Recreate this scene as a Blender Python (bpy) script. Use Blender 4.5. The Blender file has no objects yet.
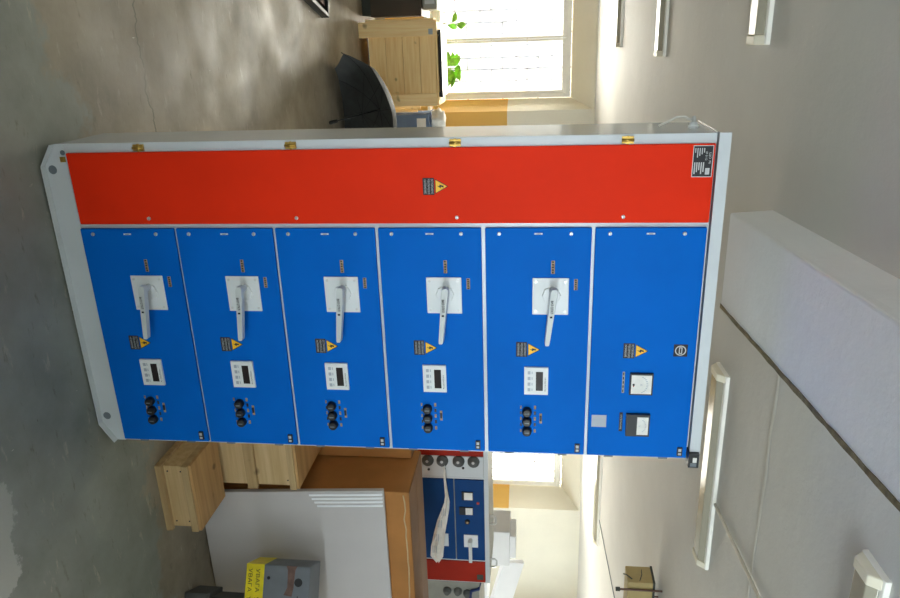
import bpy, bmesh, math, random
from mathutils import Vector, Matrix
random.seed(4)
SC = bpy.context.scene
COL = SC.collection

# ------------------------------------------------------------------ materials
def lin(c):
    return tuple(((v/255)/12.92 if v/255 <= .04045 else ((v/255+.055)/1.055)**2.4) for v in c)

def new_mat(name):
    m = bpy.data.materials.new(name); m.use_nodes = True
    nt = m.node_tree; b = nt.nodes['Principled BSDF']
    return m, nt, b

def coords(nt, scale=(1, 1, 1)):
    tc = nt.nodes.new('ShaderNodeTexCoord'); mp = nt.nodes.new('ShaderNodeMapping')
    mp.inputs['Scale'].default_value = scale
    nt.links.new(tc.outputs['Object'], mp.inputs['Vector'])
    return mp.outputs['Vector']

def noise(nt, vec, scale, detail=4, rough=.55):
    n = nt.nodes.new('ShaderNodeTexNoise')
    n.inputs['Scale'].default_value = scale; n.inputs['Detail'].default_value = detail
    n.inputs['Roughness'].default_value = rough
    nt.links.new(vec, n.inputs['Vector'])
    return n.outputs['Fac']

def ramp(nt, fac, lo, hi, c0=(0, 0, 0), c1=(1, 1, 1)):
    r = nt.nodes.new('ShaderNodeValToRGB')
    r.color_ramp.elements[0].position = lo; r.color_ramp.elements[1].position = hi
    r.color_ramp.elements[0].color = (*c0, 1); r.color_ramp.elements[1].color = (*c1, 1)
    nt.links.new(fac, r.inputs['Fac'])
    return r.outputs['Color']

def mixc(nt, fac, a, b):
    m = nt.nodes.new('ShaderNodeMix'); m.data_type = 'RGBA'
    for sock, v in ((m.inputs['Factor'], fac), (m.inputs[6], a), (m.inputs[7], b)):
        if isinstance(v, tuple):
            sock.default_value = (*v, 1)
        elif isinstance(v, (int, float)):
            sock.default_value = v
        else:
            nt.links.new(v, sock)
    return m.outputs[2]

def bump(nt, b, h, strength=.2, dist=.002):
    n = nt.nodes.new('ShaderNodeBump'); n.inputs['Strength'].default_value = strength
    n.inputs['Distance'].default_value = dist
    nt.links.new(h, n.inputs['Height']); nt.links.new(n.outputs['Normal'], b.inputs['Normal'])

def paint(name, rgb, rough=.5, metal=0, vary=.06, vscale=6, bscale=0, bstr=.2, bdist=.001, spec=.5):
    m, nt, b = new_mat(name)
    c = lin(rgb); v = coords(nt)
    d = tuple(x*(1-vary*2) for x in c); e = tuple(min(1, x*(1+vary)) for x in c)
    nt.links.new(ramp(nt, noise(nt, v, vscale), .35, .65, d, e), b.inputs['Base Color'])
    b.inputs['Roughness'].default_value = rough; b.inputs['Metallic'].default_value = metal
    b.inputs['Specular IOR Level'].default_value = spec
    if bscale:
        bump(nt, b, noise(nt, v, bscale, 2), bstr, bdist)
    return m

def wood(name, rgb, dark, axis='x', rough=.65, scale=1.0):
    m, nt, b = new_mat(name)
    s = {'x': (1.2, 22, 22), 'y': (22, 1.2, 22), 'z': (22, 22, 1.2)}[axis]
    v = coords(nt, tuple(k*scale for k in s))
    g = ramp(nt, noise(nt, v, 1.6, 6, .6), .36, .68, lin(dark), lin(rgb))
    v2 = coords(nt, (3, 3, 3))
    k = ramp(nt, noise(nt, v2, 2.6, 1), .69, .74)
    nt.links.new(mixc(nt, k, g, tuple(x*.5 for x in lin(dark))), b.inputs['Base Color'])
    b.inputs['Roughness'].default_value = rough
    bump(nt, b, noise(nt, v, 3, 3), .15, .001)
    return m

RED = paint('red_powder_coat', (230, 48, 16), .5, spec=.08, vary=.03, vscale=3, bscale=420, bstr=.25, bdist=.0008)
BLUE = paint('blue_powder_coat', (0, 100, 196), .5, spec=.06, vary=.03, vscale=3, bscale=420, bstr=.25, bdist=.0008)
GREY = paint('light_grey_enamel', (206, 211, 214), .18, vary=.02, vscale=3)
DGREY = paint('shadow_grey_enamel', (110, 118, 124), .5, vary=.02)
WHITE = paint('white_plastic', (226, 228, 228), .4, vary=.01)
LEVER = paint('lever_plastic', (206, 210, 208), .35, vary=.02)
BLACK = paint('black_plastic', (22, 22, 24), .4, vary=.1)
SCREEN = paint('display_glass', (46, 38, 38), .15, vary=.05)
STEEL = paint('bright_steel', (214, 214, 212), .3, metal=.45, vary=.05)
BRASS = paint('brass', (196, 160, 80), .35, metal=.8, vary=.15, vscale=60)
TAN = paint('tan_label', (168, 140, 108), .6, vary=.2, vscale=80)
YEL = paint('warning_yellow', (248, 190, 18), .45, vary=.03)
INK = paint('printing_ink', (28, 26, 30), .6, vary=.05)
PALEINK = paint('pale_lettering', (196, 196, 196), .6, vary=.05)
LGREY = paint('pale_grey_sticker', (170, 176, 186), .5, vary=.02)
REDDOT = paint('red_dot', (180, 50, 40), .5)
DIRTY = paint('galvanised_grey', (150, 150, 142), .45, metal=.2, vary=.08)
CREAM = paint('aged_cream_paint', (236, 228, 206), .5, vary=.03)
FRAMEW = paint('window_frame_paint', (248, 245, 236), .45, vary=.03)
FABRIC = paint('black_umbrella_cloth', (96, 101, 102), .6, vary=.1, vscale=12)
_nt = FABRIC.node_tree; _mx = _nt.nodes.new('ShaderNodeMixShader'); _tr = _nt.nodes.new('ShaderNodeBsdfTranslucent')
_tr.inputs['Color'].default_value = (.10, .105, .11, 1); _mx.inputs[0].default_value = .4
_o = _nt.nodes['Material Output']
_nt.links.new(_nt.nodes['Principled BSDF'].outputs[0], _mx.inputs[1]); _nt.links.new(_tr.outputs[0], _mx.inputs[2]); _nt.links.new(_mx.outputs[0], _o.inputs['Surface'])
DIMBLUE = paint('dimmed_blue_paint', (0, 60, 118), .5, vary=.04, spec=.2)  # blue of the back unit, darkened to stand in for the dim light there
DIMRED = paint('dimmed_red_paint', (152, 34, 16), .5, vary=.04, spec=.2)  # its red, with the same dimness put into the colour
CARTON = paint('brown_cardboard', (172, 116, 58), .8, vary=.07, vscale=4, bscale=90, bstr=.1)
CARTOND = paint('darker_cardboard', (128, 88, 50), .8, vary=.08, vscale=5)
TAPE = paint('pale_paper_tape', (196, 170, 130), .6, vary=.1)
FOAM = paint('white_foam', (196, 190, 188), .75, vary=.015, vscale=5, bscale=260, bstr=.3)
FOAMW = paint('bright_foam', (238, 238, 240), .7, vary=.01)
PAPER = paint('white_paper', (232, 230, 224), .8, vary=.04, vscale=30)
MACH = paint('grey_machine_paint', (112, 116, 122), .5, vary=.06, vscale=9)
MACHD = paint('dark_machine_grey', (84, 86, 84), .55, vary=.08)
YTAPE = paint('yellow_tape', (236, 214, 24), .4, vary=.06, vscale=20)
RUST = paint('brown_tag', (112, 84, 74), .7, vary=.15, vscale=30)
DBROWN = paint('dark_brown_panel', (70, 60, 48), .6, vary=.08)
NAVY = paint('grey_blue_box', (104, 124, 156), .6, vary=.08)
OLIVE = paint('dark_grey_green', (60, 64, 58), .6, vary=.1)
LEAF = paint('fresh_leaf', (132, 196, 48), .5, vary=.2, vscale=20)
STEM = paint('plant_stem', (96, 110, 60), .6)
POT = paint('terracotta', (150, 92, 62), .7)
TANBOX = paint('tan_painted_tin', (176, 156, 104), .5, vary=.06)
PIPE = paint('conduit_paint', (226, 224, 216), .5, vary=.04)
BLUEC = paint('blue_cable', (20, 44, 96), .5)
GRILLE = paint('grille_bar', (150, 154, 166), .6)
PLY = wood('birch_plywood', (214, 186, 140), (194, 162, 114), 'x')
PLYD = wood('birch_plywood_top', (198, 158, 106), (176, 136, 86), 'x')
BATTEN = wood('pine_batten', (196, 168, 124), (172, 142, 98), 'x')
PINE = wood('pine_board', (255, 226, 168), (240, 200, 138), 'x')
PINEV = wood('pine_post', (255, 230, 176), (244, 206, 146), 'z')

def floor_mat():
    m, nt, b = new_mat('worn_concrete_floor')
    v = coords(nt)
    base = ramp(nt, noise(nt, v, 1.1, 8, .62), .36, .64, lin((116, 107, 92)), lin((168, 157, 138)))
    # bare grey-green screed nearest the panel, with a ragged edge
    sep = nt.nodes.new('ShaderNodeSeparateXYZ'); nt.links.new(v, sep.inputs[0])
    ad = nt.nodes.new('ShaderNodeMath'); ad.operation = 'MULTIPLY_ADD'
    nt.links.new(noise(nt, v, 1.7, 6, .65), ad.inputs[0]); ad.inputs[1].default_value = 1.3
    nt.links.new(sep.outputs['Y'], ad.inputs[2])
    k = ramp(nt, ad.outputs[0], .82, .90)
    scr = ramp(nt, noise(nt, v, 2.3, 6, .6), .3, .7, lin((116, 119, 110)), lin((148, 151, 142)))
    c = mixc(nt, k, scr, base)
    # pale scuffs, stretched along the room
    v2 = coords(nt, (5, 1.6, 1))
    s = ramp(nt, noise(nt, v2, 2.2, 5, .7), .70, .76)
    c = mixc(nt, s, c, lin((196, 188, 172)))
    v4 = coords(nt, (9, 2.2, 1))
    c = mixc(nt, ramp(nt, noise(nt, v4, 2.7, 3, .6), .735, .755), c, lin((214, 208, 194)))
    # dark cracks / chips
    v3 = coords(nt, (2.6, 9, 1))
    d = ramp(nt, noise(nt, v3, 1.6, 6, .6), .275, .30, (1, 1, 1), (0, 0, 0))
    c = mixc(nt, d, c, lin((84, 78, 66)))
    # a cracked joint across the bare concrete
    j2 = nt.nodes.new('ShaderNodeMath'); j2.operation = 'MULTIPLY_ADD'
    nt.links.new(noise(nt, coords(nt, (3, .2, 1)), 2.2, 5, .6), j2.inputs[0]); j2.inputs[1].default_value = .16
    nt.links.new(sep.outputs['Y'], j2.inputs[2])
    j3 = nt.nodes.new('ShaderNodeMath'); j3.operation = 'SUBTRACT'; nt.links.new(j2.outputs[0], j3.inputs[0]); j3.inputs[1].default_value = .865
    j4 = nt.nodes.new('ShaderNodeMath'); j4.operation = 'ABSOLUTE'; nt.links.new(j3.outputs[0], j4.inputs[0])
    jw = nt.nodes.new('ShaderNodeMath'); jw.operation = 'MULTIPLY'; jw.inputs[1].default_value = .010
    nt.links.new(noise(nt, v, 5, 3), jw.inputs[0])
    j5 = nt.nodes.new('ShaderNodeMath'); j5.operation = 'LESS_THAN'; nt.links.new(j4.outputs[0], j5.inputs[0]); nt.links.new(jw.outputs[0], j5.inputs[1])
    c = mixc(nt, j5.outputs[0], c, lin((104, 97, 84)))
    # chipped pale blotches, stretched across
    v5 = coords(nt, (4, 13, 1))
    c = mixc(nt, ramp(nt, noise(nt, v5, 1.3, 7, .7), .60, .68, (0, 0, 0), (.55,)*3), c, lin((182, 172, 154)))
    c = mixc(nt, ramp(nt, noise(nt, v5, 1.9, 7, .7), .33, .40, (.5,)*3, (0, 0, 0)), c, lin((96, 88, 74)))
    # patch of rough pale mortar
    vm = nt.nodes.new('ShaderNodeVectorMath'); vm.operation = 'DISTANCE'
    nt.links.new(v, vm.inputs[0]); vm.inputs[1].default_value = (1.12, -.92, 0)
    a2 = nt.nodes.new('ShaderNodeMath'); a2.operation = 'MULTIPLY_ADD'
    nt.links.new(noise(nt, v, 7, 6, .7), a2.inputs[0]); a2.inputs[1].default_value = .3
    nt.links.new(vm.outputs['Value'], a2.inputs[2])
    p = ramp(nt, a2.outputs[0], .545, .56, (1, 1, 1), (0, 0, 0))
    c = mixc(nt, p, c, lin((168, 168, 160)))
    nt.links.new(c, b.inputs['Base Color'])
    rr = ramp(nt, noise(nt, v, 3, 5), .3, .7, (.42,)*3, (.66,)*3)
    nt.links.new(rr, b.inputs['Roughness'])
    b.inputs['Specular IOR Level'].default_value = .35
    bump(nt, b, noise(nt, v, 26, 6, .65), .25, .004)
    return m

def plaster(name, rgb, dado=None):
    m, nt, b = new_mat(name)
    v = coords(nt)
    c0 = lin(rgb)
    c = ramp(nt, noise(nt, v, .9, 7, .6), .3, .7, tuple(x*.86 for x in c0), c0)
    v2 = coords(nt, (3, 3, 3))
    s = ramp(nt, noise(nt, v2, 2.4, 6, .7), .70, .74)
    c = mixc(nt, s, c, tuple(min(1, x*1.12) for x in c0))
    if dado:
        sep = nt.nodes.new('ShaderNodeSeparateXYZ'); nt.links.new(v, sep.inputs[0])
        k = nt.nodes.new('ShaderNodeMath'); k.operation = 'LESS_THAN'
        nt.links.new(sep.outputs['Z'], k.inputs[0]); k.inputs[1].default_value = dado[0]
        kx = nt.nodes.new('ShaderNodeMath'); kx.operation = 'LESS_THAN'
        nt.links.new(sep.outputs['X'], kx.inputs[0]); kx.inputs[1].default_value = dado[2]
        kk = nt.nodes.new('ShaderNodeMath'); kk.operation = 'MULTIPLY'
        nt.links.new(k.outputs[0], kk.inputs[0]); nt.links.new(kx.outputs[0], kk.inputs[1])
        c = mixc(nt, kk.outputs[0], c, lin(dado[1]))
    nt.links.new(c, b.inputs['Base Color']); b.inputs['Roughness'].default_value = .75
    bump(nt, b, noise(nt, v, 7, 9, .7), .55, .008)
    return m

FLOORM = floor_mat()
WALLM = plaster('cream_wall_plaster', (228, 222, 204), (1.36, (206, 164, 84), 5.96))
WALLP = plaster('plain_wall_plaster', (222, 218, 206))
CEILM = plaster('ceiling_whitewash', (220, 219, 215))
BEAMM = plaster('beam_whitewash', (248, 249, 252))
SEAMM = plaster('seam_plaster', (220, 216, 206))
CRACKM = paint('bare_mortar', (122, 110, 84), .9, vary=.2, vscale=30, bscale=60, bstr=.5, bdist=.004)

def glass_mat():
    m = bpy.data.materials.new('window_glass'); m.use_nodes = True
    nt = m.node_tree; nt.nodes.clear()
    o = nt.nodes.new('ShaderNodeOutputMaterial'); mx = nt.nodes.new('ShaderNodeMixShader')
    t = nt.nodes.new('ShaderNodeBsdfTransparent'); g = nt.nodes.new('ShaderNodeBsdfGlossy')
    g.inputs['Roughness'].default_value = .02; t.inputs['Color'].default_value = (.96, .97, .96, 1)
    f = nt.nodes.new('ShaderNodeFresnel'); f.inputs['IOR'].default_value = 1.3
    nt.links.new(f.outputs[0], mx.inputs[0]); nt.links.new(t.outputs[0], mx.inputs[1])
    nt.links.new(g.outputs[0], mx.inputs[2]); nt.links.new(mx.outputs[0], o.inputs[0])
    return m
GLASS = glass_mat()
DIFFUSER = paint('aged_diffuser', (172, 166, 148), .2, vary=.04)

# ------------------------------------------------------------------ mesh builder
class MB:
    def __init__(s): s.v = []; s.f = []; s.m = []; s.sm = []; s.mats = []
    def mi(s, mat):
        if mat not in s.mats: s.mats.append(mat)
        return s.mats.index(mat)
    def add(s, vs, fs, mat, smooth=False):
        o = len(s.v); s.v += [tuple(q) for q in vs]; i = s.mi(mat)
        for f in fs:
            s.f.append([o+k for k in f]); s.m.append(i); s.sm.append(smooth)
        return s
    def box(s, x0, x1, y0, y1, z0, z1, mat, M=None):
        vs = [(x, y, z) for z in (z0, z1) for y in (y0, y1) for x in (x0, x1)]
        if M is not None: vs = [M @ Vector(q) for q in vs]
        return s.add(vs, [(0, 2, 3, 1), (4, 5, 7, 6), (0, 1, 5, 4), (2, 6, 7, 3), (0, 4, 6, 2), (1, 3, 7, 5)], mat)
    def tube(s, pts, r, mat, n=10, cap=True, smooth=True):
        pts = [Vector(p) for p in pts]
        rs = r if isinstance(r, (list, tuple)) else [r]*len(pts)
        vs = []; up = None
        for i, p in enumerate(pts):
            d = (pts[min(i+1, len(pts)-1)]-pts[max(i-1, 0)]).normalized()
            if up is None:
                up = Vector((0, 0, 1)) if abs(d.z) < .9 else Vector((1, 0, 0))
            a = d.cross(up).normalized(); up = a.cross(d).normalized()
            vs += [p+rs[i]*(math.cos(t)*a+math.sin(t)*up) for t in [2*math.pi*k/n for k in range(n)]]
        fs = [(i*n+k, i*n+(k+1) % n, (i+1)*n+(k+1) % n, (i+1)*n+k) for i in range(len(pts)-1) for k in range(n)]
        s.add(vs, fs, mat, smooth)
        if cap:
            o = len(s.v)-len(vs); i = s.mi(mat)
            s.f.append([o+k for k in reversed(range(n))]); s.m.append(i); s.sm.append(False)
            s.f.append([o+(len(pts)-1)*n+k for k in range(n)]); s.m.append(i); s.sm.append(False)
        return s
    def prism(s, poly, y0, y1, mat):            # poly in (x, z), extruded along y
        n = len(poly)
        vs = [(x, y0, z) for x, z in poly]+[(x, y1, z) for x, z in poly]
        fs = [tuple(range(n)), tuple(reversed(range(n, 2*n)))]
        fs += [(i, i+n, (i+1) % n+n, (i+1) % n) for i in range(n)]
        return s.add(vs, fs, mat)
    def prismx(s, poly, x0, x1, mat):           # poly in (y, z), extruded along x
        n = len(poly)
        vs = [(x0, y, z) for y, z in poly]+[(x1, y, z) for y, z in poly]
        fs = [tuple(reversed(range(n))), tuple(range(n, 2*n))]
        fs += [(i, (i+1) % n, (i+1) % n+n, i+n) for i in range(n)]
        return s.add(vs, fs, mat)
    def rect(s, x0, x1, z0, z1, y, mat, t=.0006):   # thin printed patch on a front surface
        return s.box(x0, x1, y-t, y, z0, z1, mat)
    def text(s, txt, x, z, y, h, mat, w=None, t=.0004):
        vs, fs, tw = text_geo(txt)
        k = h; kx = k if not w else w/tw
        return s.add([(x+(a-tw/2)*kx, y-t, z+b*k) for a, b in vs], fs, mat)
    def build(s, name, parent=None, bevel=0, seg=2, kind=None):
        me = bpy.data.meshes.new(name)
        me.from_pydata(s.v, [], s.f)
        for m in s.mats: me.materials.append(m)
        me.polygons.foreach_set('material_index', s.m)
        me.polygons.foreach_set('use_smooth', s.sm)
        me.validate(); me.update()
        bm = bmesh.new(); bm.from_mesh(me); bmesh.ops.recalc_face_normals(bm, faces=bm.faces); bm.to_mesh(me); bm.free()
        o = bpy.data.objects.new(name, me); COL.objects.link(o)
        if parent: o.parent = parent
        if bevel:
            b = o.modifiers.new('bevel', 'BEVEL'); b.width = bevel; b.segments = seg
            b.limit_method = 'ANGLE'; b.angle_limit = .7
        if kind: o['kind'] = kind
        return o

_tc = {}
def text_geo(txt):
    if txt in _tc: return _tc[txt]
    cu = bpy.data.curves.new('lettering', 'FONT'); cu.body = txt; cu.size = 1; cu.resolution_u = 2
    cu.align_x = 'LEFT'
    o = bpy.data.objects.new('lettering', cu); COL.objects.link(o)
    dg = bpy.context.evaluated_depsgraph_get()
    me = bpy.data.meshes.new_from_object(o.evaluated_get(dg))
    vs = [(v.co.x, v.co.y) for v in me.vertices]; fs = [tuple(p.vertices) for p in me.polygons]
    bpy.data.objects.remove(o); bpy.data.meshes.remove(me); bpy.data.curves.remove(cu)
    tw = max([a for a, b in vs] or [1])
    _tc[txt] = (vs, fs, tw)
    return _tc[txt]

def tag(o, label=None, cat=None, group=None, kind=None):
    if label: o['label'] = label
    if cat: o['category'] = cat
    if group: o['group'] = group
    if kind: o['kind'] = kind
    return o

def empty(name, loc, rz=0, label=None, cat=None, group=None, parent=None):
    o = bpy.data.objects.new(name, None); o.empty_display_size = .1
    COL.objects.link(o); o.location = loc; o.rotation_euler.z = rz
    if parent: o.parent = parent
    return tag(o, label, cat, group)

def copy_tree(o, parent=None):
    c = o.copy(); COL.objects.link(c)
    if parent: c.parent = parent
    for ch in list(o.children): copy_tree(ch, c)
    return c

# ------------------------------------------------------------------ the room
def CZ(y): return 2.585-.044*(y-.88)           # the ceiling falls gently towards the window wall
XL, XR, YB, YW = -3.6, 8.2, -6.2, 6.18

MB().add([(XL-.3, YB-.3, 0), (XR+.3, YB-.3, 0), (XR+.3, YW+.7, 0), (XL-.3, YW+.7, 0),
          (XL-.3, YB-.3, -.1), (XR+.3, YB-.3, -.1), (XR+.3, YW+.7, -.1), (XL-.3, YW+.7, -.1)],
         [(0, 1, 2, 3), (7, 6, 5, 4), (0, 4, 5, 1), (1, 5, 6, 2), (2, 6, 7, 3), (3, 7, 4, 0)], FLOORM).build('floor', kind='structure')
y0, y1 = YB-.3, YW+.7
MB().add([(XL-.3, y0, CZ(y0)), (XR+.3, y0, CZ(y0)), (XR+.3, y1, CZ(y1)), (XL-.3, y1, CZ(y1)),
          (XL-.3, y0, CZ(y0)+.15), (XR+.3, y0, CZ(y0)+.15), (XR+.3, y1, CZ(y1)+.15), (XL-.3, y1, CZ(y1)+.15)],
         [(3, 2, 1, 0), (4, 5, 6, 7), (0, 1, 5, 4), (1, 2, 6, 5), (2, 3, 7, 6), (3, 0, 4, 7)], CEILM).build('ceiling', kind='structure')

def wall_with_holes(name, mat, A, U, N, length, ztop, holes, depth, frame_depth):
    """A: corner, U: unit along wall, N: unit outward. holes: (u0,u1,z0,z1, du, dzt, dzb) splayed to the frame plane."""
    A = Vector(A); U = Vector(U); N = Vector(N); m = MB()
    def P(u, z, d): return A+U*u+N*d+Vector((0, 0, z))
    us = sorted({0, length, *[h[0] for h in holes], *[h[1] for h in holes]})
    zs = sorted({0, ztop, *[h[2] for h in holes], *[h[3] for h in holes]})
    for d in (0, depth):
        for i in range(len(us)-1):
            for j in range(len(zs)-1):
                uc, zc = (us[i]+us[i+1])/2, (zs[j]+zs[j+1])/2
                if any(h[0] < uc < h[1] and h[2] < zc < h[3] for h in holes): continue
                m.add([P(us[i], zs[j], d), P(us[i+1], zs[j], d), P(us[i+1], zs[j+1], d), P(us[i], zs[j+1], d)], [(0, 1, 2, 3)], mat)
    for u0, u1, z0, z1, du, dt, db in holes:
        a = [P(u0, z0, 0), P(u1, z0, 0), P(u1, z1, 0), P(u0, z1, 0)]
        b = [P(u0+du, z0+db, frame_depth), P(u1-du, z0+db, frame_depth), P(u1-du, z1-dt, frame_depth), P(u0+du, z1-dt, frame_depth)]
        c = [P(u0, z0, depth), P(u1, z0, depth), P(u1, z1, depth), P(u0, z1, depth)]
        for p, q in ((a, b), (b, c)):
            for k in range(4):
                m.add([p[k], p[(k+1) % 4], q[(k+1) % 4], q[k]], [(0, 1, 2, 3)], mat)
    return m.build(name, kind='structure')

W1 = (-1.02, .52); W2 = (4.38, 5.95)
wall_with_holes('wall_far', WALLM, (XL, YW, 0), (1, 0, 0), (0, 1, 0), XR-XL, 2.50,
                [(W1[0]-XL, W1[1]-XL, .44, 2.335, .11, .245, .04), (W2[0]-XL, W2[1]-XL, .44, 2.335, .15, .245, .04)], .62, .36)
wall_with_holes('wall_left', WALLP, (XL, YB, 0), (0, 1, 0), (-1, 0, 0), YW-YB, 3.0, [], .3, .15)
wall_with_holes('wall_right', WALLP, (XR, YB, 0), (0, 1, 0), (1, 0, 0), YW-YB, 3.0,
                [(8.2, 11.6, .7, 2.15, .05, .05, .05)], .4, .2)
wall_with_holes('wall_back', WALLP, (XL, YB, 0), (1, 0, 0), (0, -1, 0), XR-XL, 3.2,
                [(1.2, 3.6, .75, 2.55, .05, .05, .05), (4.6, 7.0, .75, 2.55, .05, .05, .05), (8.0, 10.4, .75, 2.55, .05, .05, .05)], .4, .2)

def window(idx, x0, x1, z0, z1, Y, n_sash, cover=True):
    root = MB()
    t = .055
    root.box(x0, x1, Y, Y+.07, z0, z0+t, FRAMEW).box(x0, x1, Y, Y+.07, z1-t, z1, FRAMEW)
    root.box(x0, x0+t, Y, Y+.07, z0+t, z1-t, FRAMEW).box(x1-t, x1, Y, Y+.07, z0+t, z1-t, FRAMEW)
    w = root.build('window_%d' % idx, kind='structure', bevel=.004)
    step = (x1-x0-2*t)/n_sash
    for k in range(n_sash):
        a = x0+t+k*step; b = a+step; s = .045
        m = MB()
        m.box(a+.001, b-.001, Y-.012, Y+.04, z0+t+.001, z0+t+s, FRAMEW).box(a+.001, b-.001, Y-.012, Y+.04, z1-t-s, z1-t-.001, FRAMEW)
        m.box(a+.001, a+s*.62, Y-.012, Y+.04, z0+t+s, z1-t-s, FRAMEW).box(b-s*.62, b-.001, Y-.012, Y+.04, z0+t+s, z1-t-s, FRAMEW)
        sash = m.build('sash', w, bevel=.003)
        MB().box(a+s*.62, b-s*.62, Y+.012, Y+.017, z0+t+s, z1-t-s, GLASS).build('pane', sash)
    return w
w1 = window(1, W1[0]+.115, W1[1]-.115, .485, 2.085, YW+.33, 2)
w2 = window(2, W2[0]+.155, W2[1]-.155, .485, 2.085, YW+.33, 2)
for i, w, (a, b) in ((1, w1, W1), (2, w2, W2)):
    MB().box(a+.02, b-.02, YW-.03, YW+.36, .445, .48, FRAMEW).build('window_sill', w, bevel=.006)

def grille(x0, x1, Y, z0, z1, label):
    m = MB()
    n = int((x1-x0)/.125)
    xs = [x0+(x1-x0)*k/n for k in range(n+1)]
    for x in xs: m.box(x-.012, x+.012, Y, Y+.01, z0, z1, GRILLE)
    for k in range(n):
        for j in range(4):
            z = z0+.16+j*.42+((k*2) % 3)*.13
            if z < z1: m.box(xs[k], xs[k+1], Y, Y+.01, z-.009, z+.009, GRILLE)
    o = m.build('window_grille')
    return tag(o, label, 'grille', 'security grilles outside the far windows')
grille(W1[0]+.05, W1[1]-.05, YW+.48, .45, 2.33, 'pale steel bar grille outside the window behind the pine crate')
grille(W2[0]+.05, W2[1]-.05, YW+.48, .45, 2.33, 'pale steel bar grille outside the window with the white cartons near it')

def added_window(idx, P0, U, N, w, z0, z1, n):
    P0 = Vector(P0); U = Vector(U); N = Vector(N)
    M = Matrix((( U.x, N.x, 0, P0.x), (U.y, N.y, 0, P0.y), (0, 0, 1, 0), (0, 0, 0, 1)))
    m = MB(); t = .06
    m.box(0, w, 0, .07, z0, z0+t, FRAMEW, M).box(0, w, 0, .07, z1-t, z1, FRAMEW, M)
    for k in range(n+1):
        x = (w-t)*k/n
        m.box(x, x+t, 0, .07, z0+t, z1-t, FRAMEW, M)
    o = m.build('window_%d' % idx, kind='structure')
    MB().box(t, w-t, .03, .035, z0+t, z1-t, GLASS, M).build('pane', o)
added_window(3, (XR+.2, YB+8.25, 0), (0, 1, 0), (1, 0, 0), 3.3, .75, 2.1, 3)  # unseen side window, added to brighten the far wall
for k, u in enumerate((1.25, 4.65, 8.05)):
    added_window(4+k, (XL+u, YB-.2, 0), (1, 0, 0), (0, -1, 0), 2.3, .8, 2.5, 3)  # unseen windows added behind the camera to light the cabinet front

# downstand beam over the camera, its mortar joint and the slab seam
def beam_pt(y, side):                          # (x, z-drop)
    return {'lt': .345+.035*(y-.1), 'lb': .355+.037*(y-.1), 'rb': .745+.033*(y-.1)}[side]
Y0, Y1 = YB+.01, .50
D = .155
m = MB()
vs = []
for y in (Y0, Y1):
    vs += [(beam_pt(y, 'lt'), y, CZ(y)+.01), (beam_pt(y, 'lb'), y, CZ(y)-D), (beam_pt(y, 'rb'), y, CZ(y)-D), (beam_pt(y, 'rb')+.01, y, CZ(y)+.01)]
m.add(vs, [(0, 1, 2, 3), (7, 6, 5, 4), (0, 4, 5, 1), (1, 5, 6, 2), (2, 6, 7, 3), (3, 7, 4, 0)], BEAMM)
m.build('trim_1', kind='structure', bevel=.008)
m = MB(); pts = []
N = 120
for side in (0, 1):
    for k in range(N+1):
        y = Y0+(Y1-.004-Y0)*k/N
        j = random.uniform(-.0022, .0022)
        x = beam_pt(y, 'rb')+(.003 if side else -.013)+j
        pts.append((x, y, CZ(y)-D-.003))
m.add(pts, [(k, k+1, N+1+k+1, N+1+k) for k in range(N)], CRACKM)
pts2 = [(p[0], p[1], p[2]+.012) for p in pts]
m.add(pts2, [(k, k+1, N+1+k+1, N+1+k) for k in range(N)], CRACKM)
m.add([q for k in range(N+1) for q in (pts[k], pts2[k])], [(2*k, 2*k+1, 2*k+3, 2*k+2) for k in range(N)], CRACKM)
m.add([q for k in range(N+1) for q in (pts[N+1+k], pts2[N+1+k])], [(2*k, 2*k+1, 2*k+3, 2*k+2) for k in range(N)], CRACKM)
m.build('trim_2', kind='structure')
m = MB()                                        # plaster seam between two slabs
N = 70
seam = []
for k in range(N+1):
    x = .8+6.5*k/N
    y = .23+random.uniform(-.006, .006)
    w = random.uniform(.006, .02)
    seam.append((x, y, w))
top = [(x, y-w, CZ(y)+.002) for x, y, w in seam]+[(x, y, CZ(y)-.006) for x, y, w in seam]+[(x, y+w, CZ(y)+.002) for x, y, w in seam]
n = N+1
m.add(top, [(k, k+1, n+k+1, n+k) for k in range(N)]+[(n+k, n+k+1, 2*n+k+1, 2*n+k) for k in range(N)], SEAMM, True)
m.build('trim_3', kind='structure')

# ------------------------------------------------------------------ main switchgear cabinet
CAB = empty('switchgear_cabinet', (0, 0, .055), label='tall grey switchgear cabinet with one red door and six stacked blue doors', cat='electrical cabinet')
W, DP, H = 1.162, .308, 2.2
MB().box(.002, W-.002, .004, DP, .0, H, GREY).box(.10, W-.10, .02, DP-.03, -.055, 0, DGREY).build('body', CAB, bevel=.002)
m = MB()                                        # front frame with the openings behind the doors closed by its own sheet
m.prism([(0, 0), (0, H), (W, H), (W, 0)], .0, .006, GREY)
FR = m.build('front_frame', CAB, bevel=.0015)
m = MB()                                        # base plate with cut corners and turned-out lip
poly = [(0, .0), (.0, .036), (W, .036), (W, .0), (1.083, -.049), (.073, -.049)]
m.prism(poly, -.003, .001, GREY)
lip = [(W, .0), (1.083, -.049), (.073, -.049), (0, .0)]
for (a, b) in zip(lip[:-1], lip[1:]):
    dx, dz = b[0]-a[0], b[1]-a[1]; L = math.hypot(dx, dz); nx, nz = -dz/L*.0035, dx/L*.0035
    if nz < 0: nx, nz = -nx, -nz
    m.prism([a, b, (b[0]+nx, b[1]+nz), (a[0]+nx, a[1]+nz)], -.028, -.003, GREY)
BP = m.build('base_plate', CAB, bevel=.001)
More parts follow.
